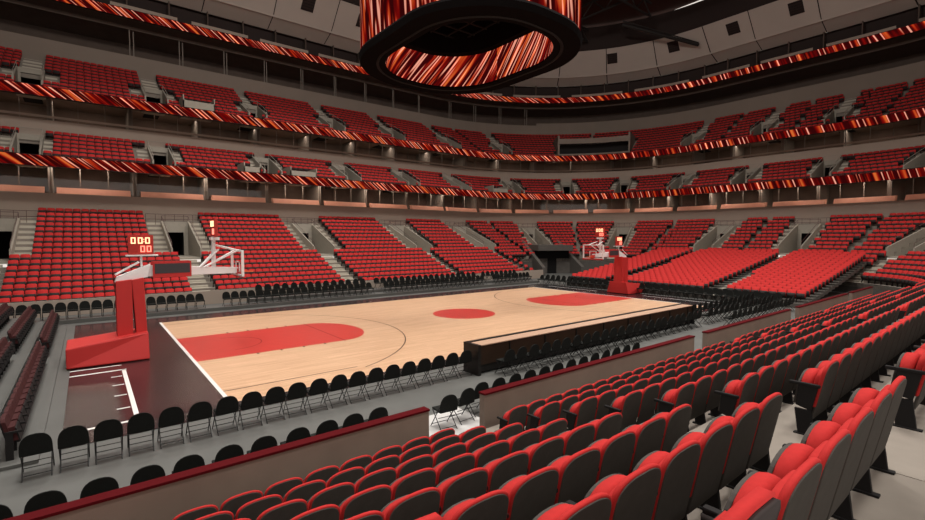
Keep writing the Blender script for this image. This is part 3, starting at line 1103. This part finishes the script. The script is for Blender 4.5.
def put_folding(x, y, rz, label, group, far=False, z=0.0):
    if far:
        o = bpy.data.objects.new('folding_chair', FCF); COL.objects.link(o)
        o.location = (x, y, z); o.rotation_euler = (0, 0, rz)
    else:
        if FC_FIRST[0] is None:
            o = empty('folding_chair', (x, y, z), rz)
            for n, me, _ in FCP:
                c = bpy.data.objects.new(n, me); COL.objects.link(c); c.parent = o
            FC_FIRST[0] = o
        else:
            o = copy_tree(FC_FIRST[0])
        o.location = (x, y, z); o.rotation_euler = (0, 0, rz)
    tag(o, label, 'chair', group)
    return o


jit = lambda a: random.uniform(-a, a)
n = 0
for i in range(20):                               # courtside row, from the table end
    x = 6.56 - .545 * i
    if x < -4.0: break
    put_folding(x, -2.04 + jit(.02), jit(.04), "black folding chair, %s from the scorer's table in the courtside row" % ordw(i + 1), 'courtside folding chairs')
# row along the near wall
k = 0
x = -3.5
xs = [-4.1, -3.51, -2.9, -2.29, -1.71, -1.09, -.50, .12, .70, 1.27, 1.85]
for i, x in enumerate(reversed(xs)):
    put_folding(x, -4.85, jit(.03), 'black folding chair, %s from the wall opening, tucked behind the first wall stretch' % ordw(i + 1), 'folding chairs behind the first wall stretch')
put_folding(3.55, -5.15, -.10, 'black folding chair standing first in the wall opening, turned slightly aside', 'folding chairs in the wall opening')
put_folding(4.15, -5.05, .05, 'black folding chair beside the wall end, next to the wall opening', 'folding chairs in the wall opening')
for i in range(13):
    put_folding(4.75 + .59 * i, -4.9, jit(.04), "black folding chair, %s past the opening, behind the wall opposite scorer's table" % ordw(i + 1),
                'folding chairs behind the second wall stretch', far=i > 7)
# seats behind the scorer's table
for i in range(24):
    put_folding(7.75 + .58 * i, -2.85 + jit(.03), jit(.05), "black folding chair, %s along the row behind the scorer's table" % ordw(i + 1),
                "folding chairs behind the scorer's table", far=i > 5)
# dense rows past the table end
for r in range(3):
    for i in range(14):
        x = 22.3 + .66 * i
        put_folding(x, -1.7 - 1.15 * r + jit(.02), jit(.04),
                    "black folding chair, %s past the scorer's table, %s row from the sideline" % (ordw(i + 1), ordw(r + 1)), 'folding chair rows past the table', far=True)
# far sideline rows
for r, (y, zc, x0_, st, cnt) in enumerate(((18.35, .20, -6.1, .50, 76), (19.6, .42, 6.2, .60, 42))):
    j = 0
    for i in range(cnt):
        x = x0_ + st * i
        if any(abs(x - (BX + q)) < .5 for q in PORT['low'][:5]): continue
        j += 1
        put_folding(x, y + jit(.03), PI + jit(.04), 'black folding chair, %s along the %s row in front of the far stand' % (ordw(j), ('front', 'raised rear')[r]),
                    'folding chairs along the far sideline', far=True, z=zc)
# opposite baseline rows
for r in range(2):
    for i in range(31):
        y = 16.9 - .66 * i
        if 6.4 < y < 8.8: continue
        put_folding(32.0 + r * .85 - .5, y, PI / 2 + jit(.04), 'black folding chair, %s from the far corner in %s row behind the opposite baseline' % (ordw(i + 1), ('front', 'rear')[r]),
                    'folding chairs behind the opposite baseline', far=True)
mb = MB()
mb.box(-6.8, 32.5, 17.95, 19.1, 0, .20); mb.box(5.5, 32.5, 19.1, 20.2, 0, .42)
struct(mb, 'floor_far_riser', M_FLOOR)

# ------------------------------------------------------------------ stadium seats
# local frame: x along the row, +y faces the court, origin on the tread below the top of the back
def seat_lod(mats_red=0):
    mb = MB()
    o = arch(.258, .36, .85, .07, 2, .6)
    ln = lambda z: (.85 - z) * .22
    mb.prism(o, .035, .10, 0, lean=ln)
    o2 = arch(.245, .24, .83, .07, 2, .6)
    mb.prism(o2, .005, .035, 1, lean=ln)
    mb.hexa([(-.235, .16, .36), (.235, .16, .36), (.235, .30, .38), (-.235, .30, .38), (-.22, .13, .64), (.22, .13, .64), (.22, .24, .66), (-.22, .24, .66)], 0)
    mb.hexa([(-.24, .31, .35), (.24, .31, .35), (.24, .33, .35), (-.24, .33, .35), (-.23, .245, .63), (.23, .245, .63), (.23, .265, .63), (-.23, .265, .63)], 1)
    mb.box(.245, .285, .10, .36, .54, .58, 1)
    mb.box(.250, .280, .10, .22, 0, .54, 1)
    return mb


def merge_instances(tmpl, inst, name, mats):
    V = np.array(tmpl.v); nV = len(V)
    inst = np.array(inst)
    c, s_ = np.cos(inst[:, 3]), np.sin(inst[:, 3])
    w = inst[:, 4][:, None]
    X = c[:, None] * V[None, :, 0] * w - s_[:, None] * V[None, :, 1] + inst[:, 0][:, None]
    Y = s_[:, None] * V[None, :, 0] * w + c[:, None] * V[None, :, 1] + inst[:, 1][:, None]
    Zz = V[None, :, 2] + inst[:, 2][:, None]
    co = np.stack([X, Y, Zz], -1).reshape(-1, 3)
    nI = len(inst)
    sizes = np.array([len(f) for f in tmpl.f]); flat = np.concatenate([np.array(f) for f in tmpl.f])
    loops = (flat[None, :] + (np.arange(nI) * nV)[:, None]).ravel()
    ls = np.tile(sizes, nI); st = np.concatenate([[0], np.cumsum(ls)[:-1]])
    me = bpy.data.meshes.new(name)
    me.vertices.add(len(co)); me.vertices.foreach_set('co', co.ravel().astype(np.float32))
    me.loops.add(len(loops)); me.loops.foreach_set('vertex_index', loops.astype(np.int32))
    me.polygons.add(len(ls)); me.polygons.foreach_set('loop_start', st.astype(np.int32)); me.polygons.foreach_set('loop_total', ls.astype(np.int32))
    for m in mats: me.materials.append(m)
    me.polygons.foreach_set('material_index', np.tile(np.array(tmpl.m), nI).astype(np.int32))
    me.update(calc_edges=True); me.validate()
    o = bpy.data.objects.new(name, me); COL.objects.link(o)
    return o


def proj(x, y, z):
    fx = (math.cos(PITCH) * math.cos(YAW), math.cos(PITCH) * math.sin(YAW), math.sin(PITCH))
    rx = (math.sin(YAW), -math.cos(YAW), 0)
    ux = (rx[1] * fx[2] - rx[2] * fx[1], rx[2] * fx[0] - rx[0] * fx[2], rx[0] * fx[1] - rx[1] * fx[0])
    d = (x - CX, y - CY, z - CZ)
    dep = sum(a * b for a, b in zip(d, fx))
    if dep < .3: return None
    return (462.5 + FPX * sum(a * b for a, b in zip(d, rx)) / dep, 260 - FPX * sum(a * b for a, b in zip(d, ux)) / dep, dep)


SW = .55
inst = []                          # x, y, z, angle, width factor
near = []
# near side blocks by hand
blocks = []
def block(xa, xb, from_end, n, name):
    for k in range(8):
        for j in range(n):
            x = xb - SW * (j + .5) if from_end else xa + SW * (j + .5)
            y = BY - HY - low_d(k)
            near.append((x, y, low_z(k), name, j, k))
block(-4.5, 2.14, True, 12, 'A')
block(3.47, 13.37, False, 18, 'B')
block(14.55, 23.9, False, 17, 'C')
block(25.05, 34.3, False, 16, 'D')
cand = []
for q in near:
    pr = proj(q[0], q[1], q[2] + .6)
    vis = pr is not None and -15 < pr[0] < 940 and 0 < pr[1] < 560
    cand.append((pr[2] if vis else 1e6, q))
cand.sort(key=lambda c: c[0])
indiv = [q for c, q in cand[:300] if c < 1e5]
rest = [q for c, q in cand if q not in set(indiv)]

# one detailed seat
def detailed():
    out = []
    ln = lambda z: (.86 - z) * .20
    mb = MB(); mb.prism(arch(.268, .34, .860, .165, 8, .70), .000, .040, 0, lean=ln)
    mb.prism(arch(.238, .36, .775, .15, 7, .7), .02, .09, 0, lean=ln)
    out.append(('backrest', mb.mesh('backrest', M_RED, smooth=True, bevel=.02), None))
    mb = MB(); mb.prism(arch(.250, .20, .842, .16, 8, .70), -.008, .02, 0, lean=ln)
    out.append(('back_shell', mb.mesh('back_shell', M_SHELL, bevel=.008), None))
    mb = MB()
    mb.prism(arch(.238, .36, .725, .20, 7, .85), .19, .31, 0, lean=lambda z: (.36 - z) * .15)
    out.append(('seat_cushion', mb.mesh('seat_cushion', M_RED, smooth=True, bevel=.045), None))
    mb = MB()
    mb.prism(arch(.245, .34, .71, .20, 7, .85), .30, .325, 0, lean=lambda z: (.36 - z) * .15)
    out.append(('cushion_pan', mb.mesh('cushion_pan', M_SHELL, bevel=.006), None))
    mb = MB(); mb.box(-.022, .022, .06, .36, .575, .612)
    out.append(('armrest', mb.mesh('armrest', M_DARK, bevel=.01), None))
    mb = MB()
    mb.hexa([(-.018, .10, 0), (.018, .10, 0), (.018, .26, 0), (-.018, .26, 0), (-.018, .14, .30), (.018, .14, .30), (.018, .30, .30), (-.018, .30, .30)])
    mb.hexa([(-.018, .14, .30), (.018, .14, .30), (.018, .29, .34), (-.018, .29, .34), (-.018, .08, .58), (.018, .08, .58), (.018, .27, .58), (-.018, .27, .58)])
    mb.box(-.03, .03, .06, .30, 0, .02)
    out.append(('side_support', mb.mesh('side_support', M_DARK, bevel=.004), None))
    return out


DP = detailed()
first = None
BN = {'A': 'block facing the folding chairs', 'B': "block facing scorer's table", 'C': "block beyond scorer's table"}
BG = {'A': 'red seats in the block facing the folding chairs', 'B': "red seats in the block facing the scorer's table", 'C': "red seats in the block beyond the scorer's table", 'D': 'red seats in the last block'}
for (x, y, z, b, j, k) in indiv:
    if first is None:
        root = empty('stadium_seat', (x, y, z))
        for nme, me, _ in DP:
            o = bpy.data.objects.new(nme, me); COL.objects.link(o); o.parent = root
            if nme in ('armrest', 'side_support'): o.location = (-.275, 0, 0)
        first = root
    else:
        root = copy_tree(first)
        root.location = (x, y, z)
    last = (b == 'A' and j == 0)
    if last:                                    # the seat at the aisle closes the row with a second support
        for nme, me, _ in DP[4:]:
            o = bpy.data.objects.new(nme, me); COL.objects.link(o); o.parent = root; o.location = (.275, 0, 0)
    lab = 'red-backed seat, %s from the aisle, %s row behind the wall, %s' % (ordw(j + 1), ordw(k + 1), BN.get(b, 'last block'))
    tag(root, lab, 'seat', BG[b])
for (x, y, z, b, j, k) in rest:
    inst.append((x, y, z, 0, 1))


def in_gap(tier, k, s):
    k0, k1 = PROWS[tier]
    D = TIERS[tier][0]
    for q in PORT[tier]:
        cv = (R0 + D(k)) / R0 if (SA < q < SB or SC < q < SD) else 1
        gap = abs(s - q) * cv
        if tier != 'low' and k >= k1:
            if gap < .74: return True
            continue
        if gap < (.74 if k < (k0 + 1 if tier != 'low' else k0) else SIDE[tier] - (.45 if s > 24 and tier == 'low' else 0)): return True
    return False


mids = {'low': [], 'mid': [], 'top': []}
for tier in ('low', 'mid', 'top'):
    q = PORT[tier]
    for a, b in zip(q[:-1], q[1:]):
        if (tier == 'top' and a > 20) or (tier == 'low' and a > 20): mids[tier].append((a + b) / 2)
for tier in ('low', 'mid', 'top'):
    D, Z, n = TIERS[tier]
    for k in range(n):
        s = S_MIN + .3
        send = (103.0 if k >= 8 else 116) if tier == 'low' else 98
        while s < send:
            arc = (SA < s < SB or SC < s < SD)
            st = .53 * (R0 / (R0 + D(k)) if arc else 1)
            s += st
            if tier == 'low' and s > 106 : continue
            if tier == 'low' and k < (LOW_FIRST_END if s < NEAR_CORNER else NEAR_FIRST) and S_END0 - .6 < s < S_END1 + .4: continue
            if any(tier == t_ and a_ < s < b_ and k < 3 for (t_, a_, b_) in PLATFORMS): continue
            if tier == 'low' and k <= 11 and 30.6 < s < 35.6 : continue
            if tier == 'top' and 37.8 < s < 48.0 and k < 6: continue
            if in_gap(tier, k, s): continue
            cv = (R0 + D(k)) / R0 if arc else 1
            if any(abs(s - m_) * cv < (.24 if tier == 'top' else .30) for m_ in mids[tier]): continue
            p, nn = frame(s)
            x, y = p.x + nn.x * D(k), p.y + nn.y * D(k)
            inst.append((x, y, Z(k), math.atan2(nn.x, -nn.y), .96))

# retractable stand behind the opposite baseline
mb = MB()
NR = 19
rx = lambda r: 33.0 + .845 * r
rz_ = lambda r: .30 + .098 * r + .0012 * r * r
for r in range(NR):
    mb.box(rx(r) - .62, rx(r) + .225, -4.4, 14.4, 0 if r == 0 else rz_(r) - .25, rz_(r))
mb.box(rx(0) - .5, rx(NR), -4.4, -4.3, 0, .3)
struct(mb, 'floor_retractable_deck', M_TREAD)
r_aisles = [(-.5 + 3.4), 11.9]
ra = [2.0, 11.2]
for r in range(NR):
    y = -4.1
    while y < 14.2:
        if not any(abs(y - (a + (r * .02))) < .65 for a in (1.2, 9.6)):
            inst.append((rx(r), y, rz_(r), PI / 2, .96))
        y += .53
mb = MB()
for a in (1.2, 9.6):
    for r in range(NR):
        mb.box(rx(r) - .60, rx(r) + .225, a + r * .02 - .55, a + r * .02 + .55, rz_(r), rz_(r) + .02)
struct(mb, 'aisle_stair', M_CONCPALE)
print('instances', len(inst))
so = merge_instances(seat_lod(), inst, 'stadium_seats', [M_RED, M_SHELLFAR])
tag(so, 'thousands of small red stadium seats filling the far, end and upper tiers', 'seats', kind='stuff')

# maroon retractable seats beside the first goal
MSEAT = seat_lod().mesh('retractable_seat', [M_MAROON, M_DARK])
mb = MB()
lx = lambda r: -4.42 - .84 * r
for r in range(6):
    mb.box(lx(r) - .25, lx(r) + .60, -1.5, 17.4, 0, .06 + .26 * r)
struct(mb, 'floor_side_deck', M_FLOOR)
for r in range(6):
    cnt = 0
    for i in range(36):
        y = 16.9 - .54 * i
        if 8.0 < y < 9.2 or y < -1.2: continue
        pr = proj(lx(r), y, .8)
        if pr is None or pr[0] < -110: continue
        cnt += 1
        o = bpy.data.objects.new('retractable_seat', MSEAT); COL.objects.link(o)
        o.location = (lx(r), y, .06 + .26 * r); o.rotation_euler = (0, 0, -PI / 2)
        tag(o, 'maroon seat, %s from far wall, %s row of stand behind first goal' % (ordw(i + 1), ordw(r + 1)), 'seat', 'maroon seats behind the first goal')

# corner tunnel in the far corner
T = local(33.1)
mb = MB()
dd = low_d(LOW_FIRST_END) - .62
mb.box(-2.3, 2.3, dd - 1.2, dd + 5.0, 2.9, 3.6, 0, T)
for sg in (-1, 1):
    a, b = sg * 2.3, sg * 2.7
    mb.hexa([(min(a, b), dd - 3.5, 0), (max(a, b), dd - 3.5, 0), (max(a, b), dd + 4, 0), (min(a, b), dd + 4, 0),
             (min(a, b), dd - 3.5, 1.0), (max(a, b), dd - 3.5, 1.0), (max(a, b), dd + 4, 4.2), (min(a, b), dd + 4, 4.2)], 0, T)
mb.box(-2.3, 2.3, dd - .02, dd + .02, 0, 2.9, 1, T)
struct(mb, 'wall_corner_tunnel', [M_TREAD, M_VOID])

# press box set into the upper tier at the end of the bowl
mb = MB()
sweep(mb, [(1.2, 18.35), (1.2, 19.1), (3.0, 19.1), (5.4, 19.6)], 38.2, 47.6)
sweep(mb, [(1.2, 16.2), (1.2, 16.9)], 38.2, 47.6)
for q in (38.2, 47.6):
    T = local(q)
    mb.box(-.12, .12, 1.2, 5.4, 16.2, 19.6, 0, T)
struct(mb, 'wall_press_box', M_UPWALL)
mb = MB()
sweep(mb, [(2.6, 16.9), (2.6, 18.4)], 38.2, 47.6)
struct(mb, 'window_press_box', M_DARK)
